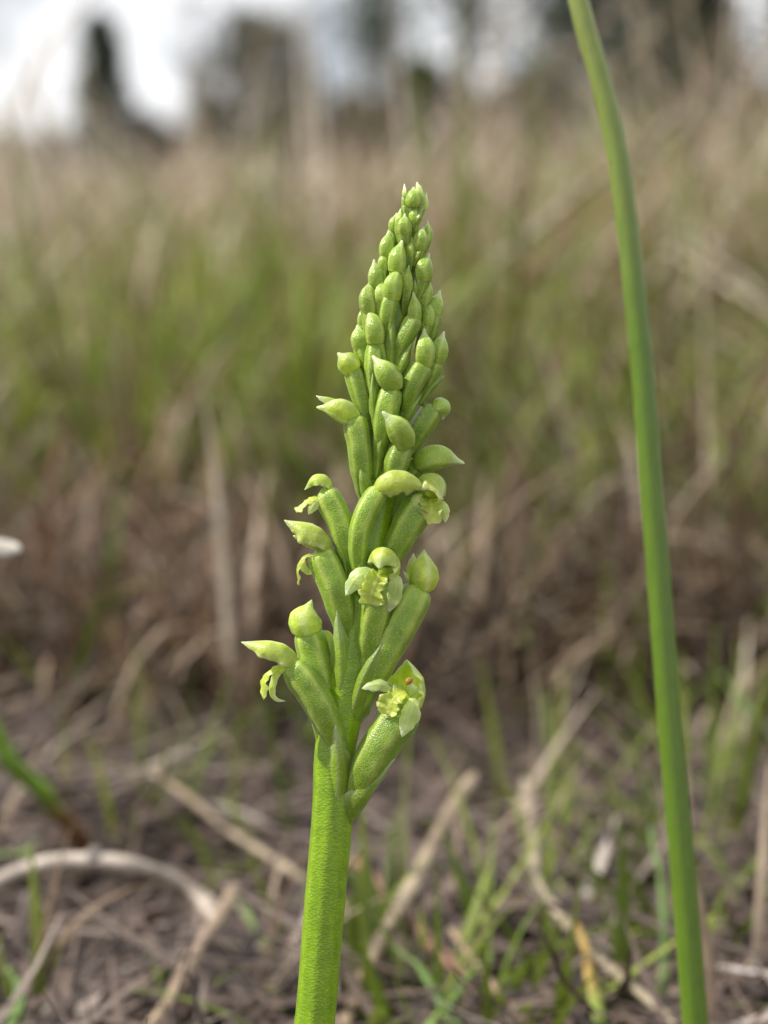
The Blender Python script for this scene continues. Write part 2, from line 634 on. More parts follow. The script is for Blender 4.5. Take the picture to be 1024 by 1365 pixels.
mu = t.nodes.new('ShaderNodeMix')
mu.data_type = 'RGBA'
mu.blend_type = 'MULTIPLY'
mu.inputs[0].default_value = 1
t.links.new(c1, mu.inputs[6])
t.links.new(c2, mu.inputs[7])
t.links.new(mu.outputs[2], b.inputs['Base Color'])
b.inputs['Roughness'].default_value = 0.9
bp = node(t, 'ShaderNodeBump', Strength=0.8, Distance=0.0015)
t.links.new(nb.outputs['Fac'], bp.inputs['Height'])
t.links.new(bp.outputs['Normal'], b.inputs['Normal'])
ground = link('ground', fast_mesh('ground', np.stack([X, Y, Z], -1).reshape(-1, 3), quads), m, kind='structure')


# =================================================================== GRASS (stuff)
def blades(n, base, height, lean_dir, lean, curl, width, tint, segs=6):
    """n curved blades with a folded (V) cross-section; every argument is an array of length n"""
    s = np.linspace(0, 1, segs + 1)
    ld = np.stack([np.cos(lean_dir), np.sin(lean_dir), np.zeros(n)], 1)
    # angle from the vertical grows along the blade
    ang = lean[:, None] + curl[:, None] * s[None, :] ** 1.5
    step = (height / segs)[:, None]
    hx = np.cumsum(np.sin(ang) * step, 1) - np.sin(ang[:, :1]) * step
    hz = np.cumsum(np.cos(ang) * step, 1) - np.cos(ang[:, :1]) * step
    spine = base[:, None, :] + hx[..., None] * ld[:, None, :]
    spine[..., 2] += hz
    side_a = lean_dir + np.pi / 2 + rng.normal(0, 0.5, n)
    sd_ = np.stack([np.cos(side_a), np.sin(side_a), np.zeros(n)], 1)
    wv = width[:, None] * (1 - 0.85 * s[None, :] ** 2) * 0.5
    fold = wv * 0.5
    Lf = spine + wv[..., None] * sd_[:, None, :]
    Rt = spine - wv[..., None] * sd_[:, None, :]
    Md = spine.copy()
    Md -= fold[..., None] * ld[:, None, :]
    V = np.stack([Lf, Md, Rt], 2).reshape(-1, 3)
    k = (segs + 1) * 3
    loc = []
    for i in range(segs):
        for j in (0, 1):
            loc.append((i * 3 + j, i * 3 + j + 1, (i + 1) * 3 + j + 1, (i + 1) * 3 + j))
    loc = np.array(loc)
    Q = (np.arange(n)[:, None, None] * k + loc[None]).reshape(-1, 4)
    return V, Q, np.repeat(tint, k)


class Mass:
    def __init__(self):
        self.V, self.Q, self.T, self.n = [], [], [], 0

    def add(self, V, Q, T):
        self.V.append(V)
        self.Q.append(Q + self.n)
        self.T.append(T)
        self.n += len(V)

    def build(self, name, mat, **p):
        me = fast_mesh(name, np.vstack(self.V), np.vstack(self.Q), {'tint': np.clip(np.concatenate(self.T), 0, 1)})
        return link(name, me, mat, **p)


def bare_spot(x, y):
    return math.hypot((x + 0.027) / 0.024, (y - 0.240) / 0.026) < 1


def tuft(mass, cx, cy, n, r, h, tint, lean=0.25, curl=0.8, width=0.0012, tint_sd=0.22, wind=None):
    if bare_spot(cx, cy):
        return
    a = rng.uniform(0, 2 * np.pi, n)
    rr = r * np.sqrt(rng.uniform(0, 1, n))
    bx, by = cx + rr * np.cos(a), cy + rr * np.sin(a)
    base = np.stack([bx, by, ground_z(bx, by) - 0.002], 1)
    ld = a + rng.normal(0, 0.7, n)
    if wind is not None:
        ld = np.where(rng.uniform(0, 1, n) < 0.35, wind + rng.normal(0, 0.5, n), ld)
    le = np.abs(rng.normal(lean, lean * 0.7, n)) * (0.4 + rr / r)
    cu = rng.normal(curl, 0.5, n)
    hh = h * rng.uniform(0.45, 1.15, n)
    ww = width * rng.uniform(0.5, 1.5, n)
    mass.add(*blades(n, base, hh, ld, le, cu, ww, rng.normal(tint, tint_sd, n)))


dry, green, russet = Mass(), Mass(), Mass()
# tussocks from a third of a metre out to the brow; taller and strawier towards the right
for i in range(1250):
    y = 0.34 * math.exp(rng.uniform(0, 1) * math.log(9.0 / 0.34))
    half = 0.36 * y + 0.14
    x = rng.uniform(-half, half)
    u = max(-1, min(1, x / (0.22 * y + 0.12)))
    n = int(rng.integers(30, 62))
    near = min(1.0, max(0.0, (y - 0.36) / 0.30))
    hmax = 0.030 + 0.036 * near + 0.026 * max(-.55, u) * min(1.0, y)
    hmax = max(0.02, hmax) * (1 + 0.13 * min(y, 3.5)) * math.exp(0.22 * rng.normal())
    gf = float(vnoise(np.array(x), np.array(y), 5.0 / (0.35 + y), 21))
    rf = float(vnoise(np.array(x), np.array(y), 6.0 / (0.35 + y), 33))
    tint = (0.16 + 0.34 * near) + 0.26 * rng.normal()  # nearest tussocks tinted darker, standing in for shade among the blades
    mass = russet if (rf > 0.25 and rng.uniform() < .5) else dry
    tuft(mass, x, y, n, 0.02 + 0.028 * math.sqrt(y), hmax * 1.3, tint, lean=0.55, curl=1.1,
         width=0.0014 * (1 + 0.35 * min(y, 4)), wind=rng.uniform(0, 6.28), tint_sd=.26)
    if rng.uniform() < (0.92 if gf > 0.0 else 0.35) * (0.45 + 0.55 * near):
        tuft(green, x + rng.normal(0, .03), y + rng.normal(0, .03), int(n * 0.75), 0.03 + 0.02 * y, hmax * 1.18, 0.5 + 0.28 * rng.normal(), lean=0.45,
             width=0.0016 * (1 + 0.3 * min(y, 4)))
# matted thatch round the feet of the tussocks, its shade painted as dark tint
n = 9000
y = 0.33 * np.exp(rng.uniform(0, 1, n) * math.log(0.75 / 0.33))
x = rng.uniform(-1, 1, n) * (0.32 * y + 0.06)
base = np.stack([x, y, ground_z(x, y) + rng.uniform(0, .008, n)], 1)
dry.add(*blades(n, base, rng.uniform(0.012, 0.040, n), rng.uniform(0, 6.28, n), np.abs(rng.normal(0.8, 0.5, n)), rng.normal(0.8, 0.7, n),
                rng.uniform(0.0007, 0.0018, n), rng.normal(0.08, 0.18, n), segs=5))
# bleached broad blades bent over every which way
n = 1300
y = 0.80 * np.exp(rng.uniform(0, 1, n) * math.log(4 / 0.80))
x = rng.uniform(-1, 1, n) * (0.2 * y + 0.06)
base = np.stack([x, y, ground_z(x, y) + rng.uniform(0, .055, n)], 1)
dry.add(*blades(n, base, rng.uniform(0.05, 0.16, n), rng.uniform(0, 6.28, n), np.abs(rng.normal(0.85, 0.5, n)), rng.normal(0.9, 0.9, n),
                rng.uniform(0.0012, 0.0040, n) * (0.7 + .3 * y), rng.normal(0.92, 0.22, n), segs=8))
# denser green patches seen through the straw (picture position, depth, size)
for px, py, D, n, h in ((160, 430, .80, 90, .055), (90, 380, 1.1, 90, .07), (380, 520, .62, 90, .06), (330, 600, .56, 60, .05), (620, 560, .60, 90, .05),
                        (730, 620, .62, 60, .05), (690, 430, 1.0, 60, .06), (560, 420, 1.0, 50, .06), (60, 620, .60, 60, .05), (230, 330, 1.3, 60, .08),
                        (900, 330, 1.4, 60, .09), (480, 600, .62, 60, .06), (760, 760, .52, 30, .04), (110, 400, .52, 70, .05), (200, 470, .50, 60, .05), (360, 480, .50, 70, .05), (420, 560, .48, 50, .04), (40, 540, .48, 40, .04),
                        (640, 500, .50, 60, .05), (600, 600, .47, 40, .04), (720, 560, .5, 40, .04), (280, 400, .55, 50, .05), (830, 480, .55, 30, .05)):
    p = at(px, py, D)
    for k in range(3):
        tuft(green, p.x + rng.normal(0, .02), p.y + 0.02 + rng.normal(0, .03), n // 2, 0.03, max(h, p.z + 0.012) * 1.15, 0.8, lean=0.22, width=0.0022)
# taller thin dead flower stems standing above the rest
n = 700
y = 0.6 * np.exp(rng.uniform(0, 1, n) * math.log(7 / 0.6))
x = rng.uniform(-1, 1, n) * (0.2 * y + 0.1)
base = np.stack([x, y, ground_z(x, y)], 1)
u = np.clip(x / (0.16 * y), -1, 1)
hh = rng.uniform(0.08, 0.135, n) * (0.85 + 0.9 * np.clip(u + .2, 0, 1)) * (1 + 0.10 * y)
dry.add(*blades(n, base, hh, rng.uniform(0, 6.28, n), np.abs(rng.normal(0.3, 0.3, n)), rng.normal(0.5, 0.6, n), rng.uniform(0.0006, 0.0018, n) * (1 + 0.2 * y),
                rng.normal(0.75, 0.2, n)))
# short sparse blades among the litter in front
for i in range(70):
    y = rng.uniform(0.20, 0.46)
    x = rng.uniform(-1, 1) * (0.2 * y + 0.02)
    tuft(dry, x, y, int(rng.integers(4, 12)), 0.012, rng.uniform(0.012, 0.035), 0.6 + .2 * rng.normal(), lean=0.7, curl=0.6, width=0.0010)
for i in range(70):
    y = rng.uniform(0.20, 0.46)
    x = rng.uniform(-0.9, 1.2) * (0.2 * y)
    tuft(green, x, y, int(rng.integers(3, 9)), 0.009, rng.uniform(0.012, 0.03), 0.6 + .2 * rng.normal(), lean=0.45, curl=0.5, width=0.0011)
for px, py, n, h in ((600, 1330, 16, .022), (545, 1310, 12, .02), (640, 1310, 10, .02), (470, 1200, 8, .022), (570, 1360, 14, .02), (690, 1290, 7, .02),
                     (890, 1180, 12, .03), (880, 1260, 8, .025), (990, 960, 10, .04), (1000, 1080, 10, .035), (950, 1120, 9, .03), (720, 1060, 8, .03),
                     (500, 1340, 9, .018), (10, 1345, 9, .018), (340, 1270, 7, .018), (760, 1330, 9, .02), (1000, 1230, 8, .02), (840, 1340, 8, .016)):
    D = ground_depth(py + 40)
    p = at(px, py + 40, D)
    tuft(green, p.x, p.y, int(n * 0.6), 0.009, h * 0.95, 0.4, lean=0.35, curl=0.5, width=0.0015)
dry.build('dry_grass', M_DRY, kind='stuff')
green.build('green_grass', M_GREEN, kind='stuff')
russet.build('russet_grass', M_RUSSET, kind='stuff')

# fallen straw and chaff on the soil
lit = Mass()
n = 7500
y = 0.15 * np.exp(rng.uniform(0, 1, n) ** 1.15 * math.log(0.46 / 0.15))
x = rng.uniform(-1, 1, n) * (0.28 * y + 0.03)
bare = np.hypot((x + 0.027) / 0.021, (y - 0.240) / 0.022) < 1
x = np.where(bare & (rng.uniform(0, 1, n) < .88), x + 0.1, x)
base = np.stack([x, y, ground_z(x, y) + rng.uniform(0.0, 0.004, n)], 1)
lit.add(*blades(n, base, rng.uniform(0.003, 0.030, n), rng.uniform(0, 6.28, n), rng.normal(1.5, 0.16, n), rng.normal(0.0, 0.35, n),
                rng.uniform(0.0005, 0.0018, n), rng.normal(0.24, 0.24, n) - .18 * np.clip((y - .27) / .12, 0, 1), segs=4))
lit.build('straw_litter', M_LITTER, kind='stuff')


# =================================================================== TREES
def fol_mat(name, a, b_):
    m, t, b, out = new_mat(name)
    c = mixc(t, attr(t, 'tint'), a, b_)
    t.links.new(c, b.inputs['Base Color'])
    b.inputs['Roughness'].default_value = 0.6
    tr = t.nodes.new('ShaderNodeBsdfTranslucent')
    t.links.new(c, tr.inputs['Color'])
    ms = t.nodes.new('ShaderNodeMixShader')
    ms.inputs[0].default_value = 0.2
    t.links.new(b.outputs[0], ms.inputs[1])
    t.links.new(tr.outputs[0], ms.inputs[2])
    t.links.new(ms.outputs[0], out.inputs['Surface'])
    return m


F_DARK = fol_mat('dark_foliage', (0.022, 0.036, 0.018), (0.055, 0.075, 0.032))
F_OLIVE = fol_mat('olive_foliage', (0.07, 0.065, 0.032), (0.15, 0.13, 0.06))
F_GREY = fol_mat('grey_foliage', (0.06, 0.065, 0.05), (0.12, 0.12, 0.09))
M_BARK = fibre_mat('bark', (0.06, 0.05, 0.042), (0.12, 0.10, 0.085), 0.9)


def leaves(C, size, tint):
    """C: n x 3 centres -> small folded leaf sprays (two bent quads each)"""
    n = len(C)
    d = unit(rng.normal(0, 1, (n, 3)))
    e = unit(np.cross(d, rng.normal(0, 1, (n, 3))))
    f = np.cross(d, e)
    sz = size * rng.uniform(0.5, 1.4, n)[:, None]
    A = C - d * sz - 0.0 * e
    B = C - e * sz * 0.45 + f * sz * 0.2
    Cc = C + e * sz * 0.45 + f * sz * 0.2
    D = C + d * sz
    V = np.stack([A, B, D, Cc, C + f * 0], 1)
    Q = np.array([[0, 1, 2, 4], [0, 4, 2, 3]])[None] + (np.arange(n) * 5)[:, None, None]
    return V.reshape(-1, 3), Q.reshape(-1, 4), np.repeat(tint, 5)


def tree(name, label, cat, px_c, D, top, wid, mat, kind, base_py=250, dens=1.0, group=None, leaf=0.10, gap=0.0):
    """crown drawn at distance D: px_c = list of (px) stem column, top = picture row of its tip, wid = width in pixels"""
    S_ = D / FPX
    b0 = at(px_c, 230, D)
    bx, by = b0.x, b0.y
    z_top = at(px_c, top, D).z
    W = wid * S_
    root = empty(name, (bx, by, 0), label=label, category=cat)
    if group:
        root['group'] = group
    H = z_top
    # trunk with limbs, one mesh
    Vs, Fs, n0 = [], [], 0
    tp = catmull([(bx, by, -0.1), (bx + W * .03, by, H * .35), (bx - W * .03, by, H * .7), (bx, by, H * .96)], 14)
    r0 = max(0.03, W * 0.05)
    V, F, _, tt = tube_arrays(tp, np.linspace(r0, r0 * .15, 14), 8, (0, 1, 0))
    Vs.append(V); Fs += F; n0 += len(V)
    nb = 16 if kind != 'bush' else 9
    tips = []
    for k in range(nb):
        f = rng.uniform(0.12, 0.95) if kind != 'broad' else rng.uniform(0.3, 0.95)
        p0 = tp[int(f * 13)]
        a = rng.uniform(0, 6.28)
        if kind == 'cone':
            ln = W * 0.5 * (1.05 - f) * 1.3
            rise = -0.05
        elif kind == 'wisp':
            ln = W * 0.5 * rng.uniform(.4, 1)
            rise = 0.9
        else:
            ln = W * 0.5 * rng.uniform(.5, 1) * math.sin(math.pi * min(1, f * .8 + .15))
            rise = 0.45
        p2 = p0 + np.array([math.cos(a) * ln, math.sin(a) * ln, ln * rise])
        p1 = (p0 + p2) / 2 + np.array([0, 0, ln * .08])
        V, F, _, _ = tube_arrays(catmull([p0, p1, p2], 7), np.linspace(r0 * .35, r0 * .06, 7), 6, (0.1, 0.2, 1))
        Fs += [tuple(i + n0 for i in q) for q in F]
        Vs.append(V); n0 += len(V)
        tips.append(p2)
    V = np.vstack(Vs)
    link('trunk', mesh_from('trunk', V, Fs, {'tint': rng.uniform(0, 1, len(V))}), M_BARK, root, origin=(bx, by, 0))
    # crown: leaf sprays in clumps
    nc = int(70 * dens)
    cen = []
    while len(cen) < nc:
        f = rng.uniform(0.05, 1.0)
        if kind == 'cone':
            rad = W * .5 * (1 - f) ** .9 * (1 + .3 * math.sin(f * 19 + bx) + .25 * rng.normal()) + W * .05
        elif kind == 'wisp':
            rad = W * .35
        elif kind == 'bush':
            rad = W * .5 * math.sqrt(max(0, 1 - (f * 1.0) ** 2))
        else:
            f = rng.uniform(0.25, 1.0)
            rad = W * .5 * math.sqrt(max(0.02, 1 - ((f - .55) / .47) ** 2))
        a = rng.uniform(0, 6.28)
        r = rad * math.sqrt(rng.uniform(0.1, 1))
        cen.append((bx + math.cos(a) * r, by + math.sin(a) * r, f * H * 0.98))
    cen = np.array(cen)
    if gap:
        keep = rng.uniform(0, 1, len(cen)) > gap
        cen = cen[keep]
    per = 40
    spread = W * .065 * rng.uniform(.6, 1.5, (len(cen), 1, 1))
    Cc = (cen[:, None, :] + rng.normal(0, 1, (len(cen), per, 3)) * spread).reshape(-1, 3)
    Cc = Cc[Cc[:, 2] > 0.02]
    ct = np.repeat(rng.uniform(0, 1, len(cen)), per)[:len(Cc)]
    V, Q, T_ = leaves(Cc, leaf * D / 60, np.clip(ct + rng.normal(0, .2, len(Cc)), 0, 1))
    link('crown', fast_mesh('crown', V, Q, {'tint': T_}), mat, root, origin=(bx, by, H * .6))
    return root


tree('conifer_tree', 'slim dark pointed conifer standing alone against the white sky', 'tree', 137, 70, 25, 112, F_DARK, 'cone', dens=1.8, leaf=.12)
tree('rounded_tree', 'broad olive brown tree against the sky beyond the dry grass', 'tree', 347, 60, 22, 175, F_OLIVE, 'broad', dens=1.5, leaf=.12, gap=.15)
tree('bare_tree', 'thin grey nearly bare tree between the conifer and the olive tree', 'tree', 262, 55, -10, 70, F_GREY, 'wisp', dens=.28, leaf=.07)
tree('thin_tree', 'tall wispy dark tree rising above the tip of the orchid', 'tree', 508, 50, -90, 90, F_DARK, 'wisp', dens=1.0, leaf=.10)
tree('overhanging_tree', 'big dark tree whose crown leaves the top of the frame, sky gaps below it', 'tree', 610, 42, -420, 400, F_DARK, 'broad', dens=2.2, leaf=.15, gap=.3)
tree('dark_tree', 'dark green tree directly behind the top of the tall leaf', 'tree', 800, 40, -160, 250, F_DARK, 'bush', dens=2.5, leaf=.16)
tree('tall_tree', 'large dark tree rising out of the top right corner', 'tree', 900, 36, -60, 200, F_DARK, 'bush', dens=3.0, leaf=.17)
tree('edge_tree', 'grey green tree cut by the right edge of the picture', 'tree', 1060, 44, -60, 170, F_OLIVE, 'bush', dens=1.4, leaf=.12, gap=.2)
SB = 'low shrubs along the far edge of the grass'
for lab, px, D, top, wid, mat, dn in (
        ('small grey shrub at the foot of the slim conifer', 190, 50, 165, 130, F_GREY, .9),
        ('dim shrub at the far left end of the shrub line', 20, 52, 195, 150, F_GREY, .8),
        ('shrub with thin grey twigs left of the olive tree', 285, 48, 140, 90, F_GREY, .6),
        ('low brown green shrub below the brightest patch of sky', 470, 45, 128, 90, F_OLIVE, .9),
        ('dark rounded shrub behind the tip of the orchid', 560, 45, 85, 130, F_DARK, 1.2),
        ('dark shrub under the small sky gaps left of the tall leaf', 690, 40, 120, 170, F_DARK, .9),
        ('grey green shrub right of the tall leaf', 850, 40, 90, 130, F_OLIVE, .9),
        ('pale grey shrub near the right edge', 965, 40, 60, 120, F_GREY, .8),
        ('flat olive shrub between conifer and olive tree bases', 235, 55, 215, 120, F_OLIVE, .7),
        ('broad shrub below the olive tree crown', 390, 50, 150, 130, F_OLIVE, .9)):
    tree('shrub', lab, 'shrub', px, D, top, wid, mat, 'bush', dens=dn * 1.5, group=SB, leaf=.13)

# =================================================================== SINGLE STALKS AND BLADES
def stalk(name, label, cat, P, width, col_a, col_b, group=None, taper=(1, 1), nodes=(), flat=1.0, split=None, seg=10, n=40, rough=.5, ground_end=False):
    """P: (px, py, D) picture points with depth; width in millimetres"""
    W = [tuple(at(a, b, d)) for a, b, d in P]
    C = catmull(W, n)
    tt = np.linspace(0, 1, n)
    for fq in (5, 11, 23):
        C = C + (width * 0.00035 / fq * 5) * np.sin(tt * fq + rng.uniform(0, 6))[:, None] * unit(rng.normal(0, 1, 3))[None, :]
    rad = width * 0.0005 * np.interp(tt, [0, 1], taper) * (1 + 0.06 * np.sin(tt * 40 + rng.uniform(0, 6)) + 0.08 * np.sin(tt * 17 + rng.uniform(0, 6)))
    for f in nodes:
        rad *= 1 + 0.30 * np.exp(-((tt - f) / 0.012) ** 2)
    rad[0] *= .6
    rad[-1] *= .5
    V, F, rid, t = tube_arrays(C, rad, seg, (0.1, 0.2, 1), flat=flat if flat != 1.0 else 0.72)
    if split is None:
        tint = np.clip(0.5 + 0.3 * np.sin(t * 9 + rng.uniform(0, 6)) + rng.normal(0, .1, len(t)), 0, 1)
    else:
        tint = 1 / (1 + np.exp(-(t - split) * 22))
    ob = link(name, mesh_from(name, V, F, {'tint': tint}), fibre_mat(name + '_fibre', col_a, col_b, rough), origin=W[0],
              label=label, category=cat)
    if group:
        ob['group'] = group
    return ob


def gd(px, py, f):
    return (px, py, ground_depth(py) * f)


STRAW_A, STRAW_B = (0.25, 0.18, 0.11), (0.41, 0.33, 0.23)
GREY_A, GREY_B = (0.30, 0.25, 0.21), (0.46, 0.41, 0.36)
RED_A, RED_B = (0.20, 0.09, 0.055), (0.29, 0.16, 0.10)
st = stalk('dead_stalk', 'thick pale dead stalk bowed over a dark hollow at left', 'dead stalk',
      [(-90, 1225, .235), (0, 1187, .236), (60, 1160, .236), (118, 1148, .236), (168, 1150, .236), (215, 1163, .237), (255, 1190, .237), (300, 1235, .232)],
      2.9, (0.30, 0.24, 0.19), (0.52, 0.45, 0.38), taper=(1.0, .75))
# dark band on the bowed stem
C = catmull([tuple(at(117, 1148, .236)), tuple(at(126, 1147.6, .236)), tuple(at(136, 1147.8, .236))], 8)
V, F, _, _ = tube_arrays(C, np.array([.8, 1.53, 1.55, 1.55, 1.55, 1.55, 1.53, .8]) * .001, 14, (0.1, 0.2, 1))
link('node_band', mesh_from('node_band', V, F, {'tint': np.zeros(len(V))}), fibre_mat('node_band_fibre', (0.15, 0.12, 0.11), (0.2, 0.17, 0.15)), st)
GS = 'dry straws lying over the litter'
stalk('straw', 'slanting tan straw behind the bowed pale stalk, running to the orchid stem', 'straw',
      [(195, 1028, .29), (300, 1100, .272), (390, 1160, .258), (530, 1255, .236)], 1.25, STRAW_A, STRAW_B, GS, nodes=(.45,))
stalk('straw', 'tan straw left of the orchid stem leaning to the lower left corner', 'straw',
      [(185, 1385, .205), (240, 1305, .215), (290, 1230, .226), (318, 1178, .235)], 1.5, STRAW_A, (.42, .31, .22), GS)
stalk('straw', 'wide pale straw just right of the orchid stem leaning up right', 'straw',
      [(440, 1400, .206), (490, 1295, .218), (530, 1222, .226), (580, 1125, .245), (632, 1025, .262)], 1.5, STRAW_A, (.40, .32, .22), GS, nodes=(.48,), taper=(1, 1.15))
stalk('red_stalk', 'rust red stalk crossing the wide pale straw beside the orchid stem', 'stalk',
      [(470, 1150, .25), (530, 1205, .232), (575, 1250, .225), (630, 1312, .216)], 1.5, RED_A, RED_B, 'reddish stalks in the litter', taper=(.8, 1.1))
stalk('red_stalk', 'blurred reddish stalk above the bent straw', 'stalk',
      [(735, 1110, .275), (775, 1175, .262), (818, 1240, .248)], 1.5, RED_A, RED_B, 'reddish stalks in the litter')
stalk('straw', 'thin tan straw slanting down to the bottom edge at centre', 'straw',
      [(600, 1240, .225), (655, 1308, .216), (712, 1375, .207)], 0.75, STRAW_A, (.45, .30, .19), GS)
stalk('bent_straw', 'long straw with a sharp kink, running down to the base of the tall leaf', 'straw',
      [(698, 1040, .275), (704, 1090, .258), (709, 1140, .242), (714, 1172, .232), (740, 1207, .226), (790, 1262, .219), (850, 1315, .212), (915, 1372, .205)], 1.25,
      (.26, .22, .13), (.38, .31, .22), nodes=(.55,), n=60)
stalk('twig', 'short grey twig lying flat at the lower right edge', 'twig',
      [(960, 1290, .214), (1000, 1294, .212), (1075, 1303, .208)], 0.9, GREY_A, (.50, .46, .44))
stalk('straw', 'grey straw right of the tall leaf slanting down right', 'straw',
      [(905, 1165, .26), (955, 1228, .243), (1010, 1302, .224)], 1.3, GREY_A, GREY_B, GS)
stalk('straw', 'faint straw low on the left slanting up to the middle', 'straw',
      [(60, 1345, .215), (150, 1305, .222), (250, 1262, .23)], 0.9, GREY_A, GREY_B, GS)
stalk('straw', 'grey straw crossing from the red stalk to the kinked straw', 'straw',
      [(540, 1245, .245), (620, 1215, .25), (720, 1185, .255)], 0.9, GREY_A, GREY_B, GS)
stalk('straw', 'thin upright pale straw far right of the tall leaf', 'straw',
      [(930, 960, .36), (944, 700, .40), (944, 540, .42), (938, 395, .43), (925, 290, .44)], 0.8, STRAW_A, STRAW_B, 'pale straws standing in the grass')
stalk('straw', 'wide pale straw passing behind the upper half of the tall leaf', 'straw',
      [(600, 410, .62), (700, 318, .60), (790, 248, .58), (850, 200, .57), (905, 150, .56)], 2.6, STRAW_A, (.66, .58, .46), 'pale straws standing in the grass')
stalk('straw', 'pale straw slanting from the top edge behind the tall leaf', 'straw',
      [(640, 190, .70), (720, 105, .68), (800, 30, .66), (850, -30, .65)], 1.6, STRAW_A, STRAW_B, 'pale straws standing in the grass')
stalk('straw', 'pale straw leaning towards the dark trees in the top right corner', 'straw',
      [(720, 205, .72), (830, 85, .70), (915, 0, .68), (950, -40, .68)], 1.5, STRAW_A, STRAW_B, 'pale straws standing in the grass')
stalk('straw', 'pale straw slanting down to the right edge at upper right', 'straw',
      [(890, 330, .60), (950, 372, .58), (1050, 430, .56)], 2.3, STRAW_A, (.62, .54, .42), 'pale straws standing in the grass')
stalk('straw', 'pale grey straw slanting across the left middle', 'straw',
      [(60, 640, .62), (150, 580, .62), (230, 510, .63), (300, 440, .64), (360, 395, .65)], 1.5, GREY_A, (.55, .49, .40), 'pale straws standing in the grass')
stalk('straw', 'broad bleached straw upright in the grass left of the orchid tip', 'straw',
      [(420, 430, .80), (428, 330, .82), (432, 220, .84)], 5.0, STRAW_A, (.66, .57, .45), 'pale straws standing in the grass', taper=(1, .8), flat=.4)
stalk('straw', 'reddish tan straw leaning left in the grass at upper left', 'straw',
      [(130, 330, .75), (180, 390, .73), (215, 450, .72)], 4.0, (.30, .16, .09), (.36, .2, .12), 'pale straws standing in the grass', flat=.4)
stalk('straw', 'bleached straw slanting down from the left edge at upper left', 'straw',
      [(-30, 470, .62), (40, 390, .64), (110, 310, .66)], 2.2, STRAW_A, (.55, .48, .36), 'pale straws standing in the grass')
stalk('grass_blade', 'green grass blade at left edge turning red at its base', 'grass blade',
      [(-40, 900, .25), (0, 968, .252), (35, 1025, .255), (70, 1075, .262), (112, 1140, .272)], 3.0, (0.20, 0.36, 0.035), (0.24, 0.09, 0.045), split=.62, flat=.75, taper=(.8, .9))
stalk('grass_blade', 'yellowing grass blade with an orange tip near the bottom edge', 'grass blade',
      [(812, 1375, .205), (795, 1325, .21), (775, 1265, .217), (762, 1225, .222)], 1.5, (0.20, 0.26, 0.04), (0.40, 0.26, 0.06), split=.35, flat=.4, taper=(1, .4))
GG = 'green blades low in the litter'
for lab, P, wd in (
        ('green blade tip reaching in at the left edge above the bowed stalk', [(-50, 1175, .25), (0, 1140, .25), (50, 1118, .252)], 2.4),
        ('pale green curled blade in the bottom left corner', [(-10, 1400, .2), (18, 1350, .205), (32, 1315, .21), (20, 1290, .212)], 1.8),
        ('green blade rising at an angle to the bottom edge, right of the orchid stem', [(640, 1400, .203), (580, 1320, .21), (520, 1262, .217)], 1.6),
        ('green blade crossing the bottom edge under the red stalk', [(560, 1400, .203), (600, 1330, .21), (655, 1270, .22)], 1.3),
        ('upright green blade close on the left side of the tall leaf', [(885, 1330, .215), (880, 1200, .22), (872, 1100, .23)], 1.1),
        ('slanting green blade at the right edge beside the tall leaf', [(1050, 1010, .30), (1000, 950, .305), (960, 890, .31)], 2.2),
        ('dark green blade left of the orchid stem near the bottom', [(370, 1290, .23), (345, 1240, .236), (318, 1195, .242)], 1.2)):
    stalk('grass_blade', lab, 'grass blade', P, wd, (0.09, 0.17, 0.03), (0.17, 0.26, 0.055), GG, flat=.35, taper=(1, .35))
# dead leaf tip at the left edge; the sun it catches is painted pale
C = catmull([tuple(at(-40, 720, .215)), tuple(at(-10, 724, .215)), tuple(at(14, 728, .215)), tuple(at(28, 731, .215))], 16)
V, F, rid, t = petal_arrays(C, 0.0021, cam_dir((0, .6, .8)), cup=.3, thick=.0002, table=[(0, .9), (.5, 1), (.8, .8), (1, .3)])
link('dead_leaf', mesh_from('dead_leaf', V, F, {'tint': np.clip(t + .2, 0, 1)}), fibre_mat('sun_painted_leaf', (.50, .46, .40), (.62, .58, .50)), origin=tuple(C[0]),
     label='whitish dead leaf tip at the left edge, sunlight painted into its colour', category='dead leaf')

# =================================================================== TALL CYLINDRICAL LEAF
LP = [(765, -160), (762, -60), (776, 20), (800, 105), (822, 200), (836, 300), (847, 400), (857, 500), (866, 620), (876, 740), (885, 860), (895, 990), (906, 1110),
      (916, 1230), (927, 1365)]
LD = .176
W = [at(a, b_, LD) for a, b_ in LP]
d_ = (W[-1] - W[-2]).normalized()
k = (W[-1].z + 0.004) / -d_.z
W.append(W[-1] + d_ * k * .5)
W.append(W[-2] + d_ * k)
C = catmull([tuple(v) for v in W], 90)
tt = np.linspace(0, 1, 90)
rad = np.interp(tt, [0, .02, .1, .4, .8, 1], [.1, .7, .88, .98, 1.10, 1.15]) * 15.8 * U * LD / FOCUS
V, F, rid, t = tube_arrays(C, rad, 32, tuple(-FWD), ribs=[.4, 1.2, 2.0, 2.9, 3.7, 4.6, 5.4], rib_amp=.015)
link('orchid_leaf', mesh_from('orchid_leaf', V, F, {'ridge': np.clip(rid, 0, 1) * .6, 'tip': np.clip(1 - t * 3, 0, 1)}), M_LEAF, origin=tuple(C[-1]),
     label='tall smooth round green leaf rising past the top edge, right of the flower spike', category='leaf')

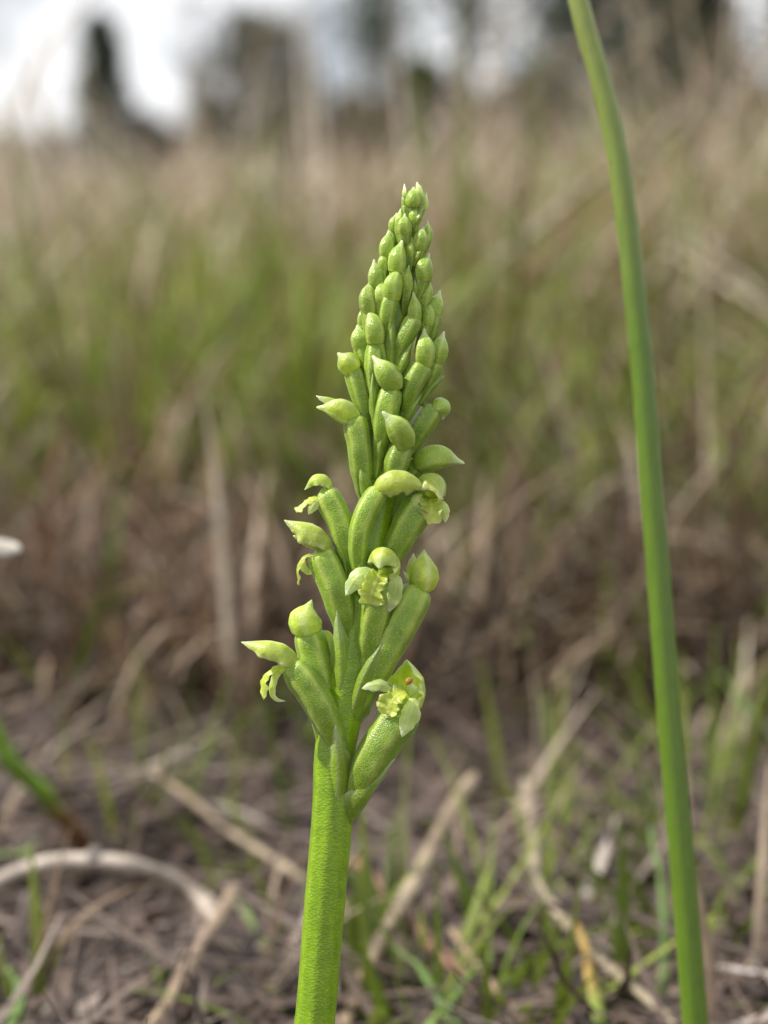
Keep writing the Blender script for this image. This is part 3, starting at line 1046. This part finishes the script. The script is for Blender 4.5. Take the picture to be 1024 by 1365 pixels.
# =================================================================== THE ORCHID
SP = [(400, 1470, 6), (419.5, 1365, 4), (432, 1220, 2), (443.5, 1087, 0), (446, 1010, 0), (457, 945, 0), (467, 890, 0), (478, 820, 0), (490, 740, 0), (507, 640, 2),
      (518, 540, 2), (528, 440, 0), (540, 340, 0), (549, 275, 0)]
W = [at(p[0], p[1], FOCUS + p[2] * U) for p in SP]
d_ = (W[0] - W[1]).normalized()
k = (W[0].z + 0.004) / -d_.z
foot = W[0] + d_ * k
ORCH = empty('onion_orchid', (foot.x, foot.y, 0),
             label='yellow green flower spike in sharp focus, buds at the top and small hooded flowers below', category='orchid')
C = catmull([tuple(foot), tuple((foot + W[0]) / 2)] + [tuple(v) for v in W], 130)
zz = np.array([float((Vector(c) - CAM).dot(UP)) for c in C])
pyv = CY - zz / U
rad = np.interp(pyv, [260, 330, 420, 520, 620, 720, 820, 915, 1010, 1087, 1365, 1800], [7, 11, 15, 19, 23, 25, 27, 29, 26.5, 27, 26.5, 30]) * U
V, F, rid, t = tube_arrays(C, rad, 40, tuple(-FWD), ribs=[.5, 1.1, 1.75, 2.5, 3.3, 4.5, 5.7], rib_amp=.045)
link('stem', mesh_from('stem', V, F, {'ridge': np.clip(rid, 0, 1) * .5, 'tip': np.zeros(len(V))}), M_STEM, ORCH, origin=tuple(foot))

OV_TAB = [(0, .40), (.12, .60), (.35, .86), (.6, .97), (.82, 1.0), (.93, .90), (.975, .62), (1, .15)]
OVB_TAB = [(0, .42), (.2, .62), (.5, .86), (.8, 1.0), (.93, .97), (1, .80)]
HB_TAB = [(0, .66), (.10, .84), (.28, 1.0), (.48, .97), (.64, .76), (.75, .48), (.84, .27), (.93, .17), (.98, .12), (1, .03)]
HO_TAB = [(0, .45), (.12, .80), (.34, 1.0), (.54, .88), (.70, .60), (.82, .36), (.92, .17), (1, .03)]


def ovary(par, P, wd, mat=M_OVARY, tab=None):
    C = pts(P, 34)
    tt = np.linspace(0, 1, 34)
    rad = profile(tt, tab or OV_TAB) * wd * .91 / 2 * U * (1 + .05 * np.sin(tt * rng.uniform(4, 9) + rng.uniform(0, 6)))
    j = rng.uniform(-.25, .25)
    V, F, rid, t = tube_arrays(C, rad, 36, cam_dir((0, .25, 1)), ribs=[a + j for a in (1.05, 2.2, 3.2, 4.2, 5.3)], rib_amp=.10)
    V = V + 0.02 * wd * U * np.stack([vnoise(V[:, 0] * 3000, V[:, 2] * 3000, 1.2, s) for s in (5, 6, 7)], 1)
    return link('ovary', mesh_from('ovary', V, F, {'ridge': np.clip(rid, 0, 1) * (0.35 + .65 * t), 'tip': np.clip((t - .85) * 5, 0, .8)}), mat, par, origin=tuple(C[0]))


HU_TAB = [(0, .90), (.22, 1.0), (.45, .95), (.62, .72), (.74, .44), (.83, .26), (.92, .17), (.98, .12), (1, .03)]


def warp(V, wd, seed, amp=.05, f=2.2):
    k = f / (wd * U)
    return V + amp * wd * U * np.stack([vnoise(V[:, 0] * k, (V[:, 1] + V[:, 2]) * k, 1.0, seed + q) for q in (0, 1, 2)], 1)


def bud_hood(par, P, wd, mat=None, tab=None):
    """closed bud: three folded segments ending in a small beak"""
    C = pts(P, 30)
    tt = np.linspace(0, 1, 30)
    rad = profile(tt, tab or HB_TAB) * wd / 2 * U
    V, F, rid, t = tube_arrays(C, rad, 36, cam_dir((0, .2, 1)), ribs=[a + rng.uniform(-.4, .4) for a in (1.0, 2.6, 4.6)], rib_amp=.09)
    V = warp(V, wd, int(rng.integers(1e6)))
    return link('bud_hood', mesh_from('bud_hood', V, F, {'ridge': np.clip(rid, 0, 1) * .8, 'tip': np.clip((t - .62) * 2.6, 0, 1)}), mat or M_BUD, par, origin=tuple(C[0]))


def open_hood(par, P, wd, up, arc=235, flat=1.0, tab=None, name='hood'):
    C = pts(P, 30)
    tt = np.linspace(0, 1, 30)
    rad = profile(tt, tab or HO_TAB) * wd / 2 * U
    V, F, rid, t = shell_arrays(C, rad, cam_dir(up), R(arc), 1.5 * U, flat=flat)
    V = warp(V, wd, int(rng.integers(1e6)), .07)
    return link(name, mesh_from(name, V, F, {'ridge': np.clip(rid, 0, 1), 'tip': np.clip((t - .72) * 3, 0, 1)}), M_HOOD, par, origin=tuple(C[0]))


def petal(par, name, P, wd, nrm, mat=M_SEPAL, **kw):
    C = pts(P, 24)
    V, F, rid, t = petal_arrays(C, wd * U, cam_dir(nrm), thick=kw.pop('thick', 1.2) * U, **kw)
    V = warp(V, wd, int(rng.integers(1e6)), .05 if name != 'bract' else .02)
    return link(name, mesh_from(name, V, F, {'ridge': np.clip(rid, 0, 1), 'tip': np.clip((t - .6) * 2, 0, 1)}), mat, par, origin=tuple(C[0]))


def bract(par, P, wd, nrm=(0, 0, 1), cup=.75):
    return petal(par, 'bract', P, wd, nrm, M_BRACT, cup=cup, table=[(0, .5), (.15, .9), (.3, 1), (.5, .85), (.7, .55), (.88, .25), (1, .02)], thick=1.3)


LIP_TAB = [(0, .6), (.2, .85), (.5, .8), (.75, 1.0), (.92, .9), (1, .55)]


def flower_root(kind, P):
    return empty(kind, tuple(pts(P, 8)[0]), ORCH)


# ---- the closed buds, from the tip down: (ovary points, ovary width, hood points, hood width)
BUDS = [
    ([(548, 300, 0), (550, 278, -5), (551, 266, -5)], 18, [(551, 274, -7), (551.5, 264, -10), (552, 249, -3)], 23),
    ([(543, 312, -2), (541, 290, -6), (541, 274, -6)], 12, [(541, 280, -4), (541, 268, -6), (538, 250, -4)], 13),
    ([(556, 300, -2), (559, 285, -5), (561, 272, -4)], 12, [(561, 280, -4), (562, 265, -5), (561, 248, -2)], 14),
    ([(535, 336, 2), (530, 315, -1), (527, 302, -2)], 14, [(527, 308, -2), (526, 297, -3), (529, 283, 0)], 17),
    ([(542, 340, -6), (540, 322, -13), (539, 306, -14)], 19, [(539, 312, -14), (539, 299, -17), (540, 284, -12)], 22),
    ([(556, 360, -5), (559, 343, -11), (561, 326, -13)], 19, [(560, 332, -13), (561.5, 317, -16), (565, 302, -10)], 23),
    ([(560, 345, 8), (567, 328, 5), (569, 316, 4)], 14, [(569, 322, 4), (570, 309, 3), (570, 294, 6)], 17),
    ([(527, 372, 0), (519, 355, -5), (515, 338, -6)], 20, [(516, 344, -6), (516, 328, -9), (519, 307, -3)], 23),
    ([(538, 398, -10), (532, 375, -19), (529, 354, -21)], 23, [(529, 362, -21), (531, 342, -26), (536, 319, -18)], 27),
    ([(552, 408, -8), (559, 388, -13), (566, 366, -14)], 22, [(565, 374, -14), (565.5, 357, -18), (572, 337, -10)], 27),
    ([(514, 414, 2), (507, 395, -3), (503, 378, -5)], 22, [(503, 384, -5), (501, 367, -8), (499, 346, -2)], 25),
    ([(520, 462, -12), (517, 425, -24), (523, 391, -26)], 26, [(522, 400, -26), (525, 378, -31), (532, 353, -22)], 29),
    ([(507, 465, 0), (496, 435, -8), (493, 408, -9)], 28, [(494, 416, -9), (491, 394, -14), (494, 374, -6)], 30),
    ([(560, 480, 10), (571, 450, 3), (578, 416, 0)], 27, [(576, 424, 0), (580, 408, -3), (587, 387, 2)], 27),
    ([(524, 490, -14), (538, 455, -25), (553, 424, -24)], 27, [(552, 432, -23), (553, 411, -27), (551, 387, -20)], 21),
    ([(516, 505, -10), (508, 478, -17), (500, 447, -19)], 26, [(501, 456, -19), (499, 434, -24), (490, 411, -16)], 29),
    ([(540, 548, -14), (550, 515, -26), (565, 484, -24)], 33, [(565, 492, -24), (567, 466, -31), (566, 437, -20)], 27),
    ([(562, 535, 8), (573, 505, 0), (582, 478, 0)], 26, [(581, 486, 0), (585, 466, -5), (592, 441, 2)], 26),
    ([(500, 515, 4), (490, 485, -2), (483, 456, -2)], 27, [(484, 464, -2), (479, 448, -6), (477, 433, -1)], 28),
    ([(501, 555, -8), (498, 500, -21), (501, 452, -18)], 25, None, 0),
    ([(504, 610, -18), (513, 560, -31), (524, 514, -30)], 34, [(527, 520, -33), (517, 499, -40), (497, 474, -34)], 33),
    ([(495, 580, -4), (481, 530, -13), (470, 489, -10)], 29, [(474, 492, -10), (463, 482, -14), (449, 470, -11)], 30),
    ([(486, 668, -6), (481, 605, -22), (473, 552, -17)], 37, [(476, 559, -16), (452, 546, -22), (421, 543, -17)], 32),
    ([(520, 655, -20), (528, 620, -31), (538, 590, -29)], 34, [(541, 594, -36), (532, 573, -52), (510, 548, -60)], 33),
    ([(540, 612, 2), (561, 573, -5), (581, 541, -1)], 32, [(576, 541, -2), (589, 545, -4), (590, 560, -2)], 25),
    ([(532, 480, 8), (543, 420, 5), (550, 355, 5)], 28, None, 0),
    ([(543, 372, -4), (546, 352, -10), (547, 338, -11)], 17, [(547, 342, -11), (547.5, 330, -13), (549, 315, -9)], 18),
    ([(538, 420, -10), (541, 398, -17), (542, 380, -18)], 19, [(542, 386, -18), (542, 371, -21), (545, 353, -16)], 20),
    ([(514, 392, 0), (511, 372, -8), (511, 358, -9)], 16, [(511, 362, -9), (511, 350, -11), (513, 333, -6)], 17),
    ([(512, 440, -6), (508, 418, -15), (508, 400, -16)], 19, [(508, 406, -16), (508, 392, -19), (510, 372, -12)], 21),
    ([(552, 440, 0), (562, 415, -7), (567, 398, -8)], 19, [(567, 403, -8), (569, 388, -10), (573, 370, -6)], 20),
    ([(556, 470, -4), (565, 445, -11), (570, 428, -12)], 19, [(570, 433, -12), (572, 420, -14), (574, 402, -9)], 20),
    ([(488, 470, 4), (485, 450, 2), (485, 432, 2)], 18, [(485, 436, 2), (485, 422, 0), (487, 404, 3)], 20),
    ([(550, 322, 0), (552, 306, -6), (552, 294, -7)], 14, [(552, 298, -7), (552, 287, -9), (553, 273, -6)], 16),
    ([(534, 326, -6), (533, 311, -10), (533, 300, -11)], 14, [(533, 304, -11), (533, 293, -12), (534, 278, -8)], 15),
    ([(520, 352, 4), (522, 333, 1), (522, 320, 0)], 14, [(522, 324, 0), (522, 313, -1), (524, 298, 2)], 16),
    ([(500, 770, 14), (522, 705, 12), (540, 655, 8)], 40, None, 0),
    ([(530, 665, 12), (548, 632, 10), (566, 613, 6)], 30, [(556, 619, 3), (582, 610, -5), (620, 618, 0)], 33),
]
for ov, ow, hd, hw in BUDS:
    r_ = flower_root('flower_bud', ov)
    if hd and hd[0][1] < 440:
        hw *= .90
        ow *= .93
    up_ = hd and hd[0][1] < 480 and abs(hd[-1][0] - hd[0][0]) < 14     # still upright: bud and ovary run into each other
    ovary(r_, ov, ow * (1.08 if up_ else 1), tab=OVB_TAB if up_ else None)
    if hd:
        big = hd[0][1] > 480
        h_ = bud_hood(r_, hd, hw, M_HOOD if (big and hd[0][0] < 480) else M_BUD, HU_TAB if up_ else None)
# second segment showing above the long left bud
b23 = [o for o in COL.objects if o.name.startswith('flower_bud')][-1 - sum(1 for q in BUDS[::-1][:[i for i, q in enumerate(BUDS[::-1]) if q[0][0] == (486, 668, -6)][0]])]
petal(b23, 'sepal', [(466, 545, -12), (446, 532, -14), (422, 527, -13)], 20, (0, .8, .5), M_BUD, cup=.5)

# ---- bracts clasping the bases of buds
for P, wd, nr in (
        ([(541, 274, -4), (537, 260, -11), (539, 245, -6)], 7, (-.8, 0, .6)), ([(556, 268, -12), (559, 254, -15), (556, 242, -8)], 7, (.2, 0, 1)),
        ([(565, 288, -4), (570, 272, -6), (569, 257, 0)], 7, (.8, 0, .6)), ([(554, 303, -12), (560, 290, -17), (566, 272, -10)], 11, (.4, 0, 1)),
        ([(552, 356, -16), (559, 339, -22), (568, 320, -15)], 11, (.3, 0, 1)), ([(520, 445, -32), (521, 418, -36), (523, 394, -30)], 13, (0, 0, 1)),
        ([(552, 402, -18), (555, 386, -24), (553, 370, -20)], 13, (.3, 0, 1)), ([(512, 372, -4), (508, 352, -10), (506, 336, -6)], 8, (-.5, 0, 1)),
        ([(522, 495, -26), (522, 450, -35), (523, 405, -27)], 21, (0, 0, 1)), ([(530, 505, -28), (540, 480, -35), (551, 452, -28)], 20, (.2, 0, 1)),
        ([(560, 540, -6), (576, 516, -10), (594, 500, -7)], 22, (.5, .2, .8)), ([(540, 565, -24), (551, 545, -31), (563, 524, -27)], 15, (.3, 0, 1)),
        ([(500, 570, -28), (496, 525, -36), (497, 495, -32)], 14, (-.2, 0, 1)), ([(488, 672, -22), (483, 642, -34), (478, 614, -32)], 21, (-.3, 0, 1)),
        ([(501, 640, -22), (507, 595, -36), (516, 560, -34)], 24, (0, 0, 1)), ([(476, 620, -6), (464, 588, -16), (458, 560, -14)], 16, (-.8, 0, .6)),
        ([(464, 780, -14), (458, 745, -26), (449, 715, -24)], 20, (-.3, 0, 1)), ([(478, 800, -26), (478, 765, -38), (483, 735, -38)], 18, (0, 0, 1)),
        ([(452, 945, -22), (454, 885, -34), (449, 812, -42)], 36, (-.1, 0, 1)), ([(462, 972, -18), (484, 905, -40), (514, 848, -46)], 40, (-.1, .3, 1)),
        ([(449, 1085, -22), (451, 1020, -36), (447, 966, -46)], 44, (0, 0, 1)), ([(466, 1102, -10), (494, 1060, -36), (527, 1012, -40)], 38, (.6, -.45, .8)),
        ([(427, 1010, -4), (420, 980, -8), (413, 956, -10)], 18, (-.8, 0, .5))):
    petal(ORCH, 'bract', P, 10, nr, M_SEPAL, cup=.3) if wd == 7 else bract(ORCH, P, wd, nr)

# ---- open flowers
def flower(ov, ow):
    r_ = flower_root('flower', ov)
    ovary(r_, ov, ow)
    return r_


# left, third from the bottom on that side: seen from the side, small
f = flower([(472, 775, -6), (457, 705, -18), (432, 650, -13)], 40)
open_hood(f, [(441, 652, -12), (424, 645, -17), (405, 654, -16)], 27, (-.2, 1, .15), 195)
petal(f, 'lip', [(428, 660, -16), (412, 666, -20), (393, 680, -18)], 17, (-.2, .9, .5), M_LIP, frill=.10, table=LIP_TAB, cup=.2)
petal(f, 'sepal', [(430, 664, -22), (419, 672, -25), (411, 686, -23)], 15, (0, .3, 1), cup=.2)
# centre: long bowed hood turned to the right
f = flower([(478, 775, -24), (481, 705, -36), (509, 648, -33)], 35)
open_hood(f, [(501, 654, -35), (524, 645, -41), (552, 646, -40), (570, 655, -36)], 35, (0, 1, .5), 270)
# centre right: open face above its dark ovary
f = flower([(513, 760, -8), (540, 708, -18), (570, 662, -14)], 47)
open_hood(f, [(565, 672, -18), (571, 654, -24), (583, 655, -40), (588, 668, -50)], 44, (.25, 1, -.1), 215)
petal(f, 'lip', [(573, 664, -26), (575, 674, -40), (574, 684, -46), (567, 693, -42)], 33, (0, .6, 1), M_LIP, frill=.17, table=LIP_TAB, cup=-.15)
petal(f, 'sepal', [(583, 668, -34), (592, 678, -40), (594, 697, -36)], 16, (.2, .2, 1), cup=.2)
petal(f, 'sepal', [(562, 658, -34), (553, 666, -38), (551, 680, -36)], 13, (-.3, .2, 1), cup=.2)
# left, second: beaked hood with a curled lip
f = flower([(466, 855, -10), (449, 790, -26), (425, 732, -20)], 46)
open_hood(f, [(436, 734, -20), (412, 717, -26), (379, 693, -24)], 37, (-.5, 1, .25), 205)
petal(f, 'petal', [(430, 734, -24), (410, 724, -32), (391, 714, -31)], 20, (-.4, -.3, 1), M_HOOD, cup=.5)
petal(f, 'lip', [(424, 738, -24), (406, 741, -29), (396, 758, -29), (398, 780, -25)], 15, (-.8, .5, .3), M_LIP, frill=.12, table=[(0, .5), (.3, .8), (.6, 1), (.85, .7), (1, .1)], cup=.2)
petal(f, 'sepal', [(404, 745, -20), (404, 757, -18), (411, 763, -17), (421, 764, -16)], 11, (-.3, -.4, 1), cup=.2)
# front: face to the camera
f = flower([(488, 900, -16), (498, 830, -28), (510, 768, -34)], 48)
open_hood(f, [(517, 775, -34), (512, 752, -42), (508, 748, -56), (505, 758, -70)], 46, (.1, 1, .1), 215)
petal(f, 'sepal', [(500, 764, -50), (483, 766, -56), (471, 776, -55), (460, 793, -50)], 25, (-.2, .3, 1), cup=.15, table=[(0, .4), (.25, .85), (.5, 1), (.75, .75), (.9, .4), (1, .03)])
petal(f, 'sepal', [(521, 764, -48), (528, 776, -55), (526, 795, -54), (518, 817, -49)], 22, (.2, .2, 1), cup=.15)
petal(f, 'lip', [(508, 764, -52), (502, 774, -60), (496, 790, -62), (493, 806, -58)], 34, (0, .3, 1), M_LIP, frill=.13, table=LIP_TAB, cup=-.2)
petal(f, 'column', [(513, 772, -40), (511, 764, -52), (509, 761, -58)], 15, (0, .4, 1), M_LIP, cup=.4, thick=5)
# right: pointed hood facing away
f = flower([(474, 950, -8), (520, 862, -26), (562, 778, -18)], 50)
open_hood(f, [(562, 788, -16), (565, 764, -24), (566, 732, -16)], 40, (.25, .2, 1), 280)
petal(f, 'sepal', [(556, 786, -12), (549, 765, -12), (551, 737, -8)], 18, (-.3, 0, 1), cup=.2)
petal(f, 'petal', [(555, 784, -24), (545, 772, -26), (538, 762, -24)], 9, (-.2, .2, 1), cup=.2)
# left, behind the lowest: round hood with a small point
f = flower([(442, 960, 4), (424, 895, -6), (411, 836, -7)], 49)
bud = open_hood(f, [(411, 846, -7), (408, 824, -12), (416, 799, -6)], 46, (-.1, .2, 1), 300, tab=[(0, .62), (.12, .88), (.35, 1), (.55, .9), (.7, .58), (.8, .3), (.9, .16), (1, .02)])
petal(f, 'sepal', [(428, 842, 2), (438, 850, 4), (441, 866, 6), (438, 884, 8)], 17, (.2, .2, 1), cup=.2)
# left, lowest: long beak and two curled petals
f = flower([(460, 1012, -14), (426, 938, -30), (386, 880, -28)], 46)
open_hood(f, [(394, 888, -28), (362, 871, -34), (321, 857, -30)], 38, (-.3, 1, .2), 215)
petal(f, 'lip', [(382, 886, -32), (360, 893, -37), (350, 908, -37), (350, 932, -33)], 18, (-.8, .4, .5), M_LIP, frill=.13, table=LIP_TAB, cup=.2)
petal(f, 'sepal', [(380, 890, -30), (366, 902, -30), (362, 922, -28), (368, 933, -27), (381, 935, -26)], 12, (-.6, -.2, .8), cup=.2, table=[(0, .6), (.3, .9), (.55, 1), (.8, .6), (1, .04)])
# right, lowest: open towards the left with an amber anther
f = flower([(469, 1074, -6), (503, 1003, -26), (546, 942, -20)], 60)
open_hood(f, [(543, 950, -28), (543, 925, -20), (542, 900, -20), (541, 878, -26)], 54, (.45, .1, -1), 215, tab=[(0, .5), (.12, .8), (.4, 1), (.65, .85), (.85, .4), (1, .03)])
petal(f, 'sepal', [(522, 920, -42), (508, 912, -48), (494, 914, -48), (482, 918, -46)], 19, (-.1, .6, 1), cup=.2)
petal(f, 'lip', [(540, 922, -40), (529, 927, -48), (521, 938, -52), (517, 953, -49)], 33, (-.2, .8, 1), M_LIP, frill=.15, table=LIP_TAB, cup=-.2)
petal(f, 'sepal', [(550, 930, -48), (549, 946, -56), (544, 962, -57), (535, 982, -54)], 27, (.1, .3, 1), cup=.15)
petal(f, 'column', [(546, 928, -34), (547, 918, -38), (548, 910, -38)], 20, (-.3, .2, 1), M_SEPAL, cup=.5, thick=5)
C = pts([(541, 913, -42), (546, 907, -45), (551, 905, -42)], 10)
V, F, rid, t = tube_arrays(C, np.sin(np.linspace(.15, 3.0, 10)) * 4.5 * U, 14, cam_dir((0, 0, 1)))
link('anther', mesh_from('anther', V, F, {'ridge': rid, 'tip': t * .4}), M_ANTHER, f, origin=tuple(C[0]))
